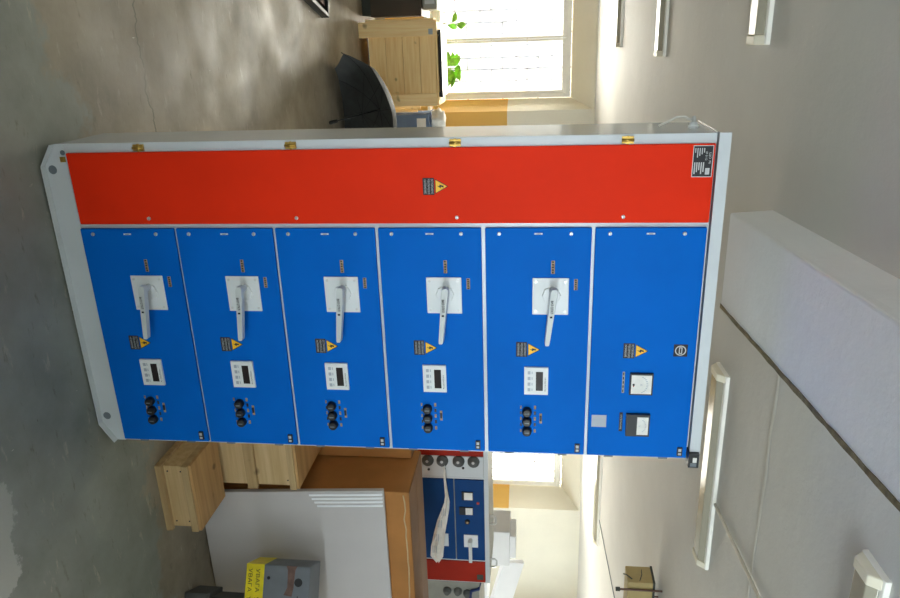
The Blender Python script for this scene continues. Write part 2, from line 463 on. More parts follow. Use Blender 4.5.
for x in (.088, 1.055):
    MB().tube([(x, -.0036, -.022), (x, -.003, -.022)], .0155, DGREY, 20).build('lifting_hole', BP)
m = MB().box(.044, .062, -.0045, -.003, .014, .034, BRASS).build('earth_sticker', BP)
MB().tube([(.030, -.004, .028), (.030, -.003, .028)], .009, DGREY, 14).build('corner_plug', BP)
m = MB()                                        # cap with its projecting lip
m.box(-.004, W+.004, -.032, -.028, H-.002, H+.034, GREY).box(-.004, W+.004, -.028, DP, H+.0, H+.003, GREY)
m.box(-.004, W+.004, -.028, 0, H-.002, H+.0, DGREY)  # underside of the lip in darker grey, its shade put into the colour
CAP = m.build('top_cap', CAB, bevel=.001)
m = MB().box(1.112, W+.008, -.046, -.0, H-.006, H+.03, BLACK)
m.box(1.128, 1.148, -.048, -.046, H+.008, H+.022, PAPER).box(1.15, 1.164, -.048, -.046, H-.0, H+.022, DGREY)
m.build('end_clip', CAP, bevel=.002)

# door hardware shared by several doors -------------------------------------------------
FY = -.013                                      # face of the doors
def screw(m, x, z, r=.0065, y=FY):
    m.tube([(x, y, z), (x, y-.003, z), (x, y-.0055, z)], [r, r, r*.7], STEEL, 12)
    m.box(x-r*.8, x+r*.8, y-.0062, y-.0054, z-.0008, z+.0008, DGREY)

def warning(m, x, z, y=FY, w=.056):
    """black caption block with pale lettering and, above it, the yellow lightning triangle"""
    m.rect(x-w/2, x+w/2, z, z+.038, y, INK)
    for k, (s, f) in enumerate((('ОСТОРОЖНО', .88), ('ЭЛЕКТРИЧЕСКОЕ', .92), ('НАПРЯЖЕНИЕ', .84))):
        m.text(s, x, z+.0275-k*.0115, y-.0006, .0098, PALEINK, w*f)
    zt = z+.041
    m.prism([(x-w*.44, zt), (x+w*.44, zt), (x, zt+.043)], y-.0006, y, INK)
    m.prism([(x-w*.38, zt+.0018), (x+w*.38, zt+.0018), (x, zt+.0392)], y-.0010, y-.0006, YEL)
    m.prism([(x-.002, zt+.028), (x+.004, zt+.028), (x+.001, zt+.019), (x+.007, zt+.0195), (x-.003, zt+.005), (x-.0005, zt+.0145), (x-.006, zt+.014)], y-.0014, y-.0010, INK)

# red door
m = MB().box(.031, .281, FY, -.0005, .044, 2.195, RED)
RD = m.build('red_door', CAB, bevel=.003)
RD['label'] = 'full-height red door'
for z in (.306, .838, 1.387, 1.926):
    m = MB(); screw(m, .260, z); m.build('screw', RD)
for z in (.308, .841, 1.387, 1.929):
    m = MB().box(.006, .028, -.008, 0, z-.018, z+.018, BRASS)
    m.tube([(.017, -.010, z-.019), (.017, -.010, z+.019)], .0045, BRASS, 10)
    m.box(.004, .030, -.010, -.004, z-.003, z+.003, BRASS)
    m.build('hinge', RD)
m = MB(); warning(m, .156, 1.277); m.build('warning_sticker', RD)
m = MB()
m.rect(.036, .134, 2.128, 2.189, FY, STEEL, .0008).rect(.038, .132, 2.130, 2.187, FY-.0008, INK, .0003)
for k, (s, f, cx) in enumerate((('ЩО 70', .4, .075), ('№ 0112', .3, .068))):
    m.text(s, cx, 2.1765-k*.011, FY-.0012, .009, PALEINK, .09*f)
for k in range(5):
    zz = 2.1335+k*.0066
    m.rect(.088, .088+.036-(k % 3)*.006, zz, zz+.0035, FY-.0011, PALEINK, .0003)
    m.rect(.044, .044+.014+(k*7 % 4)*.005, zz, zz+.003, FY-.0011, PALEINK, .0003)
m.rect(.106, .126, 2.168, 2.181, FY-.0011, PALEINK, .0003)
m.build('nameplate', RD)

# the five switch doors
XD0, XD1 = .2965, 1.152
BZ = [.038, .396, .755, 1.116, 1.479, 1.840]
def hardware(root, h):
    for z in (.047, .283):
        m = MB(); screw(m, .316-0, z+.0); m.build('screw', root)
    m = MB().box(.3135, .3185, FY-.003, FY, .163, .190, WHITE).box(.315, .317, FY-.004, FY-.003, .170, .184, DGREY)
    m.build('lock_slot', root, bevel=.002)
    m = MB().box(1.106, 1.140, FY-.006, FY, h-.034, h-.016, BLACK).box(1.110, 1.121, FY-.008, FY-.006, h-.030, h-.020, PALEINK).box(1.127, 1.135, FY-.008, FY-.006, h-.030, h-.020, PALEINK)
    m.build('latch', root)
    for z in (.078, .272):
        MB().box(1.154, 1.162, -.006, 0, z-.016, z+.016, DGREY).build('hinge', root)

def label_strip(m, x0, x1, z, mat=TAN, hh=.006):
    m.rect(x0, x1, z-hh, z+hh, FY, mat)
    n = 5
    for k in range(n):
        a = x0+(x1-x0)*(k+.2)/n
        m.rect(a, a+(x1-x0)/n*.6, z-hh*.5, z+hh*.4, FY-.0006, INK, .0003)

def switch_door():
    h = .350
    root = MB().box(XD0, XD1, FY, -.0005, 0, h, BLUE).build('blue_door', CAB, bevel=.003)
    hardware(root, h)
    m = MB().box(.469, .601, FY-.005, FY, .158, .280, WHITE)
    pl = m.build('switch_plate', root, bevel=.003)
    for x in (.482, .588):
        for z in (.170, .268):
            MB().tube([(x, FY-.005, z), (x, FY-.0065, z)], .0045, STEEL, 10).build('plate_screw', root)
    # rotary hub and tapering lever
    m = MB()
    m.tube([(.53, FY-.005, .222), (.53, FY-.012, .222), (.53, FY-.013, .222)], [.032, .031, .029], WHITE, 8, smooth=False)
    m.tube([(.508, FY-.012, .226), (.508, FY-.055, .228)], [.012, .011], LEVER, 14)
    zc, y0 = .219, FY-.050
    outl = []
    for x, w in ((.488, .006), (.491, .0105), (.498, .0135), (.53, .0132), (.60, .0115), (.678, .0095), (.688, .0085), (.691, .006)):
        outl.append((x, w))
    def zl(x): return zc+.012-.022*(x-.488)/.203          # the lever droops a little towards its tip
    def ring(x, w, dy): return [(x, dy[0], zl(x)-w), (x, dy[0], zl(x)+w), (x, dy[1], zl(x)+w*.8), (x, dy[1], zl(x)-w*.8)]
    rs = [ring(x, w, (y0+.004*(x-.48)/.2, y0-.020+.004*(x-.48)/.2)) for x, w in outl]
    vs = [p for r in rs for p in r]
    fs = [(4*i+k, 4*i+(k+1) % 4, 4*i+4+(k+1) % 4, 4*i+4+k) for i in range(len(rs)-1) for k in range(4)]
    fs += [(3, 2, 1, 0), tuple(4*(len(rs)-1)+k for k in range(4))]
    m.add(vs, fs, LEVER)
    yf = y0-.020+.0006
    m.text('ВКЛ ОТКЛ', .548, zc+.0005, yf-.0005, .011, INK, .046, t=.0012)
    m.text('ВКЛ ОТКЛ', .5485, zc-.0002, yf-.0004, .011, INK, .046, t=.0012)
    m.rect(.582, .588, zc-.002, zc+.006, yf+.0007, INK, .0014)
    m.build('switch_handle', root, bevel=.002)
    for a, b, z in ((.409, .455, .226), (.473, .512, .303)):
        m = MB(); label_strip(m, a, b, z); m.build('switch_tag', root)
    m = MB(); warning(m, .734, .103); m.build('warning_sticker', root)
    # digital meter
    x0, x1, z0, z1 = .800, .906, .132, .216
    m = MB().box(x0, x1, FY-.008, FY, z0, z1, WHITE)
    m.box(x0+.016, x1-.016, FY-.0088, FY-.008, z0+.041, z0+.066, SCREEN)
    for k in range(4):
        cx = x0+.020+k*.0222
        m.box(cx-.006, cx+.006, FY-.0092, FY-.008, z0+.012, z0+.022, LGREY)
        m.rect(cx-.005, cx+.005, z0+.026, z0+.029, FY-.008, LGREY)
    m.text('МОЩНОСТЬ', (x0+x1)/2+.012, z0+.0715, FY-.008, .007, INK, .055)
    m.build('panel_meter', root, bevel=.0015)
    # three fuse knobs and their lamps
    for x in (.977, 1.016, 1.0555):
        m = MB().tube([(x, FY, .142), (x, FY-.010, .142), (x, FY-.020, .142), (x, FY-.022, .142)], [.0175, .0175, .0155, .012], BLACK, 20)
        m.box(x-.002, x+.002, FY-.0228, FY-.022, .134, .150, DGREY)
        m.build('fuse_knob', root)
    for k, x in enumerate((.962, .985, 1.008, 1.032, 1.058)):
        MB().rect(x-.007, x+.007, .167, .1745, FY, TAN if k % 2 == 0 else BLACK).build('indicator', root)
        MB().rect(x-.006, x+.006, .1175, .123, FY, TAN if k % 2 == 0 else BLACK).build('indicator', root)
    MB().rect(.986, 1.026, .187, .196, FY, TAN).box(.995, 1.016, FY-.004, FY-.0006, .188, .195, BLACK).build('indicator', root)
    return root
sd = switch_door(); sd.location.z = BZ[0]
for k in range(1, 5):
    c = copy_tree(sd); c.parent = CAB; c.location.z = BZ[k]

# the top door with two gauges
h = .352
td = MB().box(XD0, XD1, FY, -.0005, 0, h, BLUE).build('blue_door', CAB, bevel=.003); td.location.z = BZ[5]
td['label'] = 'topmost blue door, with two square gauges and no switch'
hardware(td, h)
m = MB(); warning(m, .732, .110); m.build('warning_sticker', td)
m = MB().box(.814, .896, FY-.012, FY, .137, .216, BLACK)
m.box(.819, .891, FY-.0128, FY-.012, .142, .211, PAPER)
for k in range(11):
    a = math.radians(150-12*k); r = .034
    cx, cz = .855+r*math.cos(a), .163+r*math.sin(a)
    m.box(cx-.0012, cx+.0012, FY-.0134, FY-.0128, cz-.003, cz+.003, LGREY)
m.text('A', .855, .172, FY-.0128, .012, LGREY)
m.tube([(.855, FY-.0128, .150), (.855, FY-.0150, .150)], .004, INK, 10).tube([(.861, FY-.0128, .150), (.861, FY-.0145, .150)], .0022, REDDOT, 8)
m.build('ammeter', td, bevel=.0015)
m = MB().box(.973, 1.060, FY-.014, FY, .132, .214, BLACK)
m.box(.982, 1.053, FY-.0148, FY-.014, .170, .209, PAPER)
for k in range(9):
    a = math.radians(140-12*k); cx, cz = 1.017+.03*math.cos(a), .170+.03*math.sin(a)
    m.box(cx-.001, cx+.001, FY-.0154, FY-.0148, cz-.0025, cz+.0025, LGREY)
m.text('V', 1.017, .175, FY-.0148, .010, LGREY)
m.build('voltmeter', td, bevel=.0015)
m = MB(); label_strip(m, .812, .894, .116, DIRTY, .004); m.build('gauge_caption', td)
m = MB().rect(.972, 1.048, .109, .121, FY, INK); m.text('НАПРЯЖЕНИЕ', 1.010, .1125, FY-.0006, .007, PALEINK, .06); m.build('gauge_caption', td)
m = MB().rect(.985, 1.033, .012, .064, FY, LGREY, .001); m.build('blank_sticker', td)
m = MB().rect(.705, .750, .278, .324, FY, INK, .001)
ro, ri = .0185, .0150
for k in range(28):
    a, b = 2*math.pi*k/28, 2*math.pi*(k+1)/28
    cx, cz = .7275, .301
    m.add([(cx+r*math.cos(t), FY-.0014, cz+r*math.sin(t)) for r, t in ((ri, a), (ro, a), (ro, b), (ri, b))], [(0, 1, 2, 3)], PALEINK)
m.rect(.7155, .7395, .2955, .3065, FY-.001, PALEINK, .0004)
m.rect(.7185, .7365, .2985, .3035, FY-.0014, INK, .0003)
m.build('round_emblem', td)

# earthing bolt and its pale wire on the left side
m = MB()
BX, BY, BZZ = 0, .15, 2.155
m.tube([(.002, BY, BZZ), (-.006, BY, BZZ)], .017, WHITE, 18)
m.tube([(-.006, BY, BZZ), (-.016, BY, BZZ)], .013, WHITE, 6, smooth=False)
m.tube([(-.016, BY, BZZ), (-.030, BY, BZZ), (-.036, BY, BZZ)], [.0075, .0075, .005], STEEL, 12)
eb = m.build('earth_bolt', CAB)
MB().tube([(-.017, BY, BZZ), (-.034, BY-.005, BZZ-.03), (-.034, BY-.006, BZZ-.055), (-.018, BY-.003, BZZ-.085), (-.006, BY, BZZ-.11)], .0035, PAPER, 8).build('earth_wire', eb)

# ------------------------------------------------------------------ things on the right
def plycrate(name, x0, x1, y0, y1, z1, label, mid, group):
    r = empty(name, ((x0+x1)/2, y0, 0), label=label, cat='crate', group=group)
    w = (x1-x0)/2; d = y1-y0
    MB().box(-w+.012, w-.012, .012, d-.012, .02, z1-.012, PLY).build('side_panels', r)
    MB().box(-w, w, .0, d, z1-.012, z1, PLYD).build('lid', r, bevel=.001)
    bt = [(0, .030), (z1-.044, z1-.012)]
    if mid: bt.insert(1, (z1*.52, z1*.52+.05))
    for a, b in bt:
        MB().box(-w, w, -.012, .012, a, b, BATTEN).box(-w, -w+.024, .012, d, a, b, BATTEN).build('batten', r, bevel=.002)
    for x in (-w+.04, w-.04):
        for z in (.045, z1-.06):
            MB().tube([(x, .012, z), (x, .0105, z)], .004, INK, 8).build('nail', r)
    return r
plycrate('plywood_crate', 1.475, 1.826, .295, .565, .168, 'low flat plywood crate lying on the floor beside the blue doors', False, 'plywood crates')
plycrate('plywood_crate', 1.30, 1.786, .592, 1.0, .548, 'taller battened plywood crate standing behind the low flat crate', True, 'plywood crates')

def carton(name, x0, x1, y0, y1, z1, label, mat=CARTON):
    r = empty(name, ((x0+x1)/2, y0, 0), label=label, cat='carton', group='brown cartons behind the foam sheet')
    w = (x1-x0)/2; d = y1-y0
    MB().box(-w, w, 0, d, 0, z1, mat).build('box', r, bevel=.006)
    m = MB().box(-w+.004, w-.004, .004, d*.49, z1, z1+.004, CARTOND).box(-w+.004, w-.004, d*.51, d-.004, z1, z1+.004, CARTOND)
    m.build('flap', r)
    return r, w, d
r, w, d = carton('cardboard_carton', 1.34, 1.864, 1.02, 1.40, 1.035, 'brown cardboard carton standing behind the taller plywood crate')
r, w, d = carton('cardboard_carton', 1.872, 3.10, .72, 1.12, 1.07, 'large brown cardboard carton that the white foam sheet leans against')
m = MB()
pts = [(-w+.02+k*.05+random.uniform(-.01, .01), -.0005, 1.043+random.uniform(-.006, .006)) for k in range(23)]
m.tube(pts, .004, TAPE, 6); m.build('torn_tape_edge', r)
m = MB().box(.02, .085, -.002, 0, .86, .862, INK).box(.02, .022, -.002, 0, .86, .93, INK).box(.083, .085, -.002, 0, .86, .93, INK)
m.box(.035, .06, -.003, 0, .875, .905, TAPE).box(.035, .06, -.003, 0, .91, .93, TAPE)
m.build('printed_mark', r)

# leaning white foam sheet with a ridged corner
fs = empty('foam_sheet', (1.84, .605, 0), label='large white foam sheet with a ridged corner leaning on the big carton', cat='foam sheet')
lean = math.atan2(.075, .95)
M = Matrix.Rotation(-lean, 4, 'X')
L = .95/math.cos(lean)
MB().box(0, 1.15, 0, .028, 0.006, L, FOAM, M).build('sheet', fs, bevel=.004)
for k in range(4):
    MB().box(.012+k*.022, .026+k*.022, -.006, .0, L*.60+k*.012, L-.006, FOAMW, M).build('ridge', fs, bevel=.003)

# taped grey machine at the lower edge
mc = empty('machine_unit', (2.095, .40, 0), math.radians(-30), label='grey metal machine unit with a band of yellow lettered tape', cat='machine')
MB().box(.15, .55, .0, .16, 0, .13, MACHD).box(.17, .55, .012, .15, .13, .31, MACHD).build('pedestal', mc, bevel=.006)
MB().box(0, .55, .0, .17, .305, .632, MACH).build('housing', mc, bevel=.006)
m = MB().box(-.0015, .5515, -.0015, .1715, .31, .40, YTAPE).build('tape_band', mc)
for k in range(4):
    for j in range(2):
        MB().text('УВАГА', .075+k*.13, .322+j*.038, -.0017, .027, INK, .11).build('tape_lettering', m)
MB().tube([(.075, .0, .575), (.075, -.002, .575)], .020, BLACK, 20).build('round_port', mc)
MB().tube([(.06, -.0, .425), (.06, -.004, .425)], .008, BLACK, 12).build('small_plug', mc)
MB().prism([(.0, .512), (.02, .520), (.10, .522), (.135, .505), (.14, .545), (.10, .552), (.02, .556), (.0, .566)], -.004, 0, RUST).build('hanging_tag', mc)
MB().box(.148, .152, -.0015, 0, .555, .595, INK).box(.138, .162, -.0015, 0, .572, .576, INK).build('stencil_mark', mc)

# ------------------------------------------------------------------ second switchgear unit at the back
bc = empty('switchgear_unit', (2.2, 1.9, 0), label='smaller blue and red switchgear unit with a ribbon of white paper on it', cat='electrical cabinet')
MB().box(0, 1.27, .006, .5, 0, 1.392, DIRTY).build('body', bc, bevel=.003)
m = MB().box(0, 1.27, 0, .006, 1.362, 1.392, GREY).box(0.37, .382, 0, .006, .5, 1.362, GREY).box(1.065, 1.078, 0, .006, .5, 1.362, GREY).box(1.262, 1.27, 0, .006, .5, 1.362, GREY)
m.build('frame', bc)
MB().box(0, .195, -.006, .006, .5, 1.36, DIMRED).build('red_strip', bc)
MB().box(.2, .365, -.004, .006, .5, 1.36, GREY).build('knob_panel', bc)
for z in (.977, 1.078, 1.19, 1.293):
    m = MB().tube([(.236, -.004, z), (.236, -.02, z), (.236, -.022, z), (.236, -.045, z)], [.042, .040, .028, .024], MACHD, 18)
    m.tube([(.222, -.045, z), (.222, -.049, z)], .010, PALEINK, 10)
    m.build('gland_knob', bc)
for z, x in ((1.09, .30), (1.22, .29), (.98, .31)):
    MB().tube([(x, -.004, z), (x, -.010, z)], .009, INK, 10).build('bolt', bc)
d1 = MB().box(.384, 1.063, -.010, .006, .80, 1.148, DIMBLUE).build('blue_door', bc, bevel=.003)
d2 = MB().box(.384, 1.063, -.010, .006, 1.156, 1.36, DIMBLUE).build('blue_door', bc, bevel=.003)
MB().box(.84, .945, -.016, -.01, 1.0, 1.10, WHITE).build('switch_plate', d1)
MB().box(.84, .945, -.016, -.01, 1.212, 1.312, WHITE).build('switch_plate', d2)
m = MB().tube([(.88, -.016, 1.26), (.88, -.05, 1.26)], .016, LEVER, 14).box(.868, 1.045, -.062, -.046, 1.248, 1.272, LEVER); m.build('switch_handle', d2, bevel=.003)
MB().box(.478, .545, -.018, -.01, 1.205, 1.285, BLACK).box(.482, .541, -.020, -.018, 1.222, 1.281, PAPER).build('panel_meter', d2)
MB().box(.605, .668, -.018, -.01, 1.185, 1.282, BLACK).box(.609, .664, -.020, -.018, 1.230, 1.279, PAPER).build('voltmeter', d2)
MB().tube([(.728, -.01, 1.24), (.728, -.022, 1.24)], .018, BLACK, 14).tube([(.728, -.022, 1.24), (.728, -.026, 1.24)], .009, TAN, 10).build('selector', d2)
MB().tube([(.57, -.01, 1.318), (.57, -.015, 1.318)], .010, REDDOT, 12).build('lamp', d2)
rd = MB().box(1.08, 1.26, -.010, .006, .5, 1.36, DIMRED).build('red_door', bc, bevel=.003)
MB().box(1.19, 1.235, -.012, -.01, 1.30, 1.345, OLIVE).build('nameplate', rd)
for x in (.79, 1.17):
    MB().tube([(x-.035, .1, 1.39), (x-.035, .1, 1.425), (x-.02, .1, 1.437), (x+.02, .1, 1.437), (x+.035, .1, 1.425), (x+.035, .1, 1.39)], .006, STEEL, 8).build('lifting_lug', bc)
# the ribbon of paper caught on the unit
m = MB()
up = [(2.455, 1.098), (2.55, 1.105), (2.70, 1.120), (2.74, 1.122), (2.80, 1.118), (2.90, 1.102), (3.02, 1.080), (3.12, 1.072), (3.22, 1.060), (3.26, 1.035)]
lo = [(2.455, 1.080), (2.55, 1.086), (2.70, 1.092), (2.74, 1.086), (2.80, 1.066), (2.90, 1.030), (3.02, 1.000), (3.12, .978), (3.20, .972), (3.26, 1.012)]
vs = []
for k in range(len(up)):
    for j in range(5):
        t = j/4
        x = up[k][0]*(1-t)+lo[k][0]*t; z = up[k][1]*(1-t)+lo[k][1]*t
        y = 1.868-.012*math.sin(j*2.4+k*1.3)-(.02 if k else 0)
        vs.append((x, y, z))
n = len(vs)
vs += [(x, y+.003, z) for x, y, z in vs]
F = []
for k in range(len(up)-1):
    for j in range(4):
        a = 5*k+j; F += [(a, a+1, a+6, a+5), (n+a+5, n+a+6, n+a+1, n+a)]
m.add(vs, F, PAPER, False)
for k in range(4, 8):
    x = up[k][0]; z = (up[k][1]*.3+lo[k][1]*.7)
    for q in range(3):
        m.box(x-.02, x+.04, 1.826, 1.828, z-.014+q*.012, z-.010+q*.012, LGREY)
o = m.build('paper_ribbon'); tag(o, 'crumpled strip of printed white paper hanging across the small blue doors', 'paper strip')

gb = empty('switchgear_unit', (3.52, 2.2, 0), label='plain grey switchgear unit beside the small red door', cat='electrical cabinet')
MB().box(0, .85, 0, .5, 0, 1.285, DIRTY).build('body', gb, bevel=.003)
for (x, z) in ((.31, 1.115), (.325, 1.19), (.31, 1.03)):
    MB().tube([(x, 0, z), (x, -.018, z), (x, -.02, z), (x, -.04, z)], [.034, .032, .022, .02], MACHD, 16).build('gland_knob', gb)
MB().tube([(.27, .05, 1.287), (.275, -.014, 1.28), (.29, -.016, 1.225), (.33, -.016, 1.215), (.66, -.016, 1.20)], .012, BLUEC, 8).build('power_cable', gb)

rl = empty('paper_bundle', (2.985, .90, 1.076), label='small white bundle of paper on top of the big carton', cat='paper')
MB().box(-.10, .11, 0, .12, 0, .085, PAPER).build('sheets', rl, bevel=.012)
MB().box(-.05, -.035, -.002, .122, -.0, .087, TAN).build('band', rl)

# white cartons and foam against the bright wall
wc = MB().box(4.15, 5.25, 3.45, 3.98, 0, 1.25, FOAMW).build('white_carton', bevel=.008)
tag(wc, 'tall white carton at the bottom of the pale stack by the far wall', 'carton')
wc2 = MB().box(4.27, 4.68, 3.50, 3.85, 1.252, 1.475, FOAMW).build('white_carton', bevel=.006)
tag(wc2, 'small white carton on top of the pale stack by the far wall', 'carton')
M = Matrix.Translation((4.715, 3.60, 1.41)) @ Matrix.Rotation(math.radians(-20), 4, 'X') @ Matrix.Rotation(math.radians(16), 4, 'Y')
o = MB().box(0, .50, 0, .06, .0, .23, FOAMW, M).build('foam_board', bevel=.006)
tag(o, 'tilted white foam board propped on the tall white carton', 'foam board')
o = MB().box(4.33, 4.60, 3.52, 3.80, 1.477, 1.535, FOAMW).build('foam_block', bevel=.01)
tag(o, 'little white foam block on the small white carton', 'foam block')

# ------------------------------------------------------------------ things on the left, by the window
pc = empty('pine_crate', (-.08, 4.87, 0), label='slatted pine crate with a corner post standing under the window', cat='crate')
zs = (.085, .25, .415, .58, .735)
m = MB()
for a, b in zip(zs[:-1], zs[1:]): m.box(-.30, .385, .0, .022, a+.0015, b-.0015, PINE)
m.build('front_board', pc, bevel=.002)
m = MB()
for a, b in zip(zs[:-1], zs[1:]): m.box(-.36, -.34, .0, .50, a+.0015, b-.0015, PINE).box(.385, .405, .0, .50, a+.0015, b-.0015, PINE)
m.box(-.34, .385, .48, .50, zs[0], zs[-1], PINE)
m.build('side_board', pc)
MB().box(-.36, .405, .0, .50, .737, .752, PINE).build('lid', pc)
MB().box(-.375, -.235, -.024, 0, .0, .752, PINEV).build('post', pc, bevel=.003)
MB().box(-.395, -.375, -.02, .06, .072, .735, PINEV).build('post', pc, bevel=.003)
MB().box(.29, .41, -.024, 0, .075, .735, PINEV).build('post', pc, bevel=.003)
MB().box(.33, .385, .02, .07, .0, .09, PINEV).build('foot', pc)
MB().box(-.30, -.25, -.0255, -.024, .675, .715, LGREY).build('tag_plate', pc)

bt = empty('flat_panel', (-.06, 4.89, .752), label='thin black flat panel lying on top of the pine crate', cat='panel')
MB().box(-.31, .31, 0, .42, .012, .036, BLACK).build('panel', bt, bevel=.004)
for x in (-.285, .285):
    MB().box(x-.02, x+.02, .0, .42, 0, .012, OLIVE).build('runner', bt)

db = empty('dark_cabinet', (-.85, 5.02, 0), label='dark brown low cabinet at the photo edge beside the pine crate', cat='cabinet')
MB().box(-.42, .345, .02, .5, .09, .575, DBROWN).build('body', db, bevel=.004)
MB().box(-.42, .33, .04, .48, 0, .09, OLIVE).build('plinth', db)
MB().box(-.43, .355, .0, .52, .575, .59, DBROWN).build('top', db, bevel=.003)
gx = empty('instrument_case', (-.90, 5.05, .591), label='light grey case on top of the dark brown cabinet', cat='case')
MB().box(-.3, .345, 0, .4, 0.006, .15, DIRTY).build('shell', gx, bevel=.012)
MB().box(-.25, .295, -.006, 0, .03, .125, GREY).build('front_panel', gx)

bb = empty('storage_box', (.66, 4.98, 0), label='grey-blue storage box with a white label next to the pine crate', cat='box')
MB().box(-.24, .26, .02, .42, 0, .60, NAVY).build('box', bb, bevel=.006)
MB().box(-.25, .27, .01, .43, .60, .625, NAVY).build('lid', bb, bevel=.004)
MB().box(-.20, -.05, .018, .02, .50, .592, PAPER).build('label_card', bb)
m = MB()
bm = bmesh.new(); bmesh.ops.create_icosphere(bm, subdivisions=3, radius=1)
vs = []
for v in bm.verts:
    k = 1+.16*math.sin(7*v.co.x+3)*math.sin(6*v.co.y)+.1*math.sin(9*v.co.z+1)
    vs.append((.50+.12*v.co.x*k, 5.15+.11*v.co.y*k, .70+.075*v.co.z*k))
zmin = min(v[2] for v in vs)
vs = [(a, b, c-zmin+.626) for a, b, c in vs]
m.add(vs, [[v.index for v in f.verts] for f in bm.faces], PAPER, True); bm.free()
tag(m.build('plastic_bag'), 'crumpled white bag on top of the grey-blue storage box', 'bag')
# bundle of pale laths between crate and box
for k, t_ in enumerate(('longer pale lath standing against the pine crate', 'shorter pale lath standing against the grey-blue storage box')):
    o = MB().box(.340+k*.030, .364+k*.030, 4.965, 4.985, 0, .55-.03*k, PINEV).build('lath', bevel=.002)
    tag(o, t_, 'lath', 'laths between the pine crate and the storage box')

# umbrella
ax = Vector((.12892549, -.71415296, -.68801436)).normalized()   # from apex to handle
hd = Vector((.327, 3.519, .022)); SH = .52
ap = hd-ax*SH
e1 = ax.cross(Vector((0, 0, 1))).normalized(); e2 = e1.cross(ax).normalized()
um = empty('umbrella', (ap.x, ap.y, 0), label='open black umbrella drying on the floor in front of the pine crate', cat='umbrella')
O = Vector((ap.x, ap.y, 0))
RAD, DEPTH, NR, PHASE = .50, .22, 8, .68
def cp(i, t):                                   # i in rib units, t 0..1 from apex to rim
    a = 2*math.pi*(i+PHASE)/NR
    fr = i-math.floor(i)
    sag = 1-.085*math.sin(math.pi*fr)*t         # cloth pulled in between the ribs
    r = RAD*math.sin(t*1.18)/math.sin(1.18)*sag
    dpt = DEPTH*(1-math.cos(t*1.25))/(1-math.cos(1.25))
    dpt -= .018*math.sin(math.pi*fr)*t
    return ap+ax*(dpt+.012)+(e1*math.cos(a)+e2*math.sin(a))*r-O
m = MB(); S, T = 6, 9
vs = []
for k in range(NR*S):
    for j in range(1, T+1): vs.append(cp(k/S, j/T))
c0 = len(vs); vs.append(cp(0, 0))
F = []
for k in range(NR*S):
    n2 = (k+1) % (NR*S)
    for j in range(T-1): F.append((k*T+j, n2*T+j, n2*T+j+1, k*T+j+1))
    F.append((c0, n2*T, k*T))
m.add(vs, F, FABRIC, False)
o = m.build('canopy', um)
so = o.modifiers.new('thick', 'SOLIDIFY'); so.thickness = .0015
MB().tube([ap-ax*.035-O, ap+ax*(SH-.06)-O], .0045, BLACK, 10).build('shaft', um)
MB().tube([ap+ax*(SH-.075)-O, ap+ax*(SH-.07)-O, ap+ax*(SH-.01)-O, hd-O], [.010, .015, .016, .011], BLACK, 12).build('handle', um)
for k in range(NR):
    m = MB().tube([cp(k, j/6)+ax*.006 for j in range(0, 7)], .0018, BLACK, 6)
    m.tube([ap+ax*.20-O, cp(k, .52)+ax*.006], .0014, BLACK, 6)
    m.tube([cp(k, 1)+ax*.004, cp(k, 1.04)+ax*.004], .004, BLACK, 6)
    m.build('rib', um)

# black tray lying on the floor at the picture edge
tr = empty('tray', (-.474, 3.64, 0), math.radians(-14), label='black shallow tray with ribs lying on the floor left of the umbrella', cat='tray')
m = MB().box(-.55, 0, -.55, 0, 0, .012, OLIVE)
m.build('base', tr)
m = MB().box(-.55, 0, -.03, 0, .012, .06, BLACK).box(-.55, 0, -.55, -.52, .012, .06, BLACK).box(-.03, 0, -.52, -.03, .012, .06, BLACK).box(-.55, -.52, -.52, -.03, .012, .06, BLACK)
m.build('rim', tr, bevel=.004)
for k in range(5):
    MB().box(-.52+.1*k, -.48+.1*k, -.52, -.03, .012, .035, RUST).build('rib', tr, bevel=.003)

# plants on the sill
def plant(x, y, n, hh, seed, label):
    rnd = random.Random(seed)
    r = empty('potted_plant', (x, y, .48), label=label, cat='plant', group='plants on the window sill')
    MB().tube([(0, 0, 0), (0, 0, .07)], [.035, .048], POT, 16).build('pot', r)
    st = MB(); lf = MB()
    for k in range(n):
        a = rnd.uniform(0, 6.28); L = hh*rnd.uniform(.55, 1); s = rnd.uniform(.02, .07)
        tip = Vector((math.cos(a)*s, math.sin(a)*s*.5, .07+L*.6))
        st.tube([(0, 0, .065), tip*.6+Vector((0, 0, .03)), tip], .003, STEM, 6)
        u = Vector((math.cos(a), math.sin(a)*.4, rnd.uniform(.1, 1.0))).normalized()
        sd = u.cross(Vector((0, 1, .2))).normalized()
        LL = hh*.42*rnd.uniform(.8, 1.2)
        vs = []
        for j in range(6):
            t = j/5; w = .034*math.sin(math.pi*min(1, t*.94+.06))
            c = tip+u*LL*t+Vector((0, 0, -.05*t*t))
            vs += [c-sd*w, c+Vector((0, -.006, -.004)), c+sd*w]
        F = []
        for j in range(5):
            for q in range(2): F.append((3*j+q, 3*j+q+1, 3*j+q+4, 3*j+q+3))
        lf.add(vs, F, LEAF, True)
    st.build('stem', r); lf.build('foliage', r)
plant(.04, 6.36, 24, .36, 5, 'bushy green potted plant on the sill behind the pine crate')
plant(-.43, 6.36, 4, .40, 8, 'sparse potted plant with one long leaf on the sill at the photo edge')

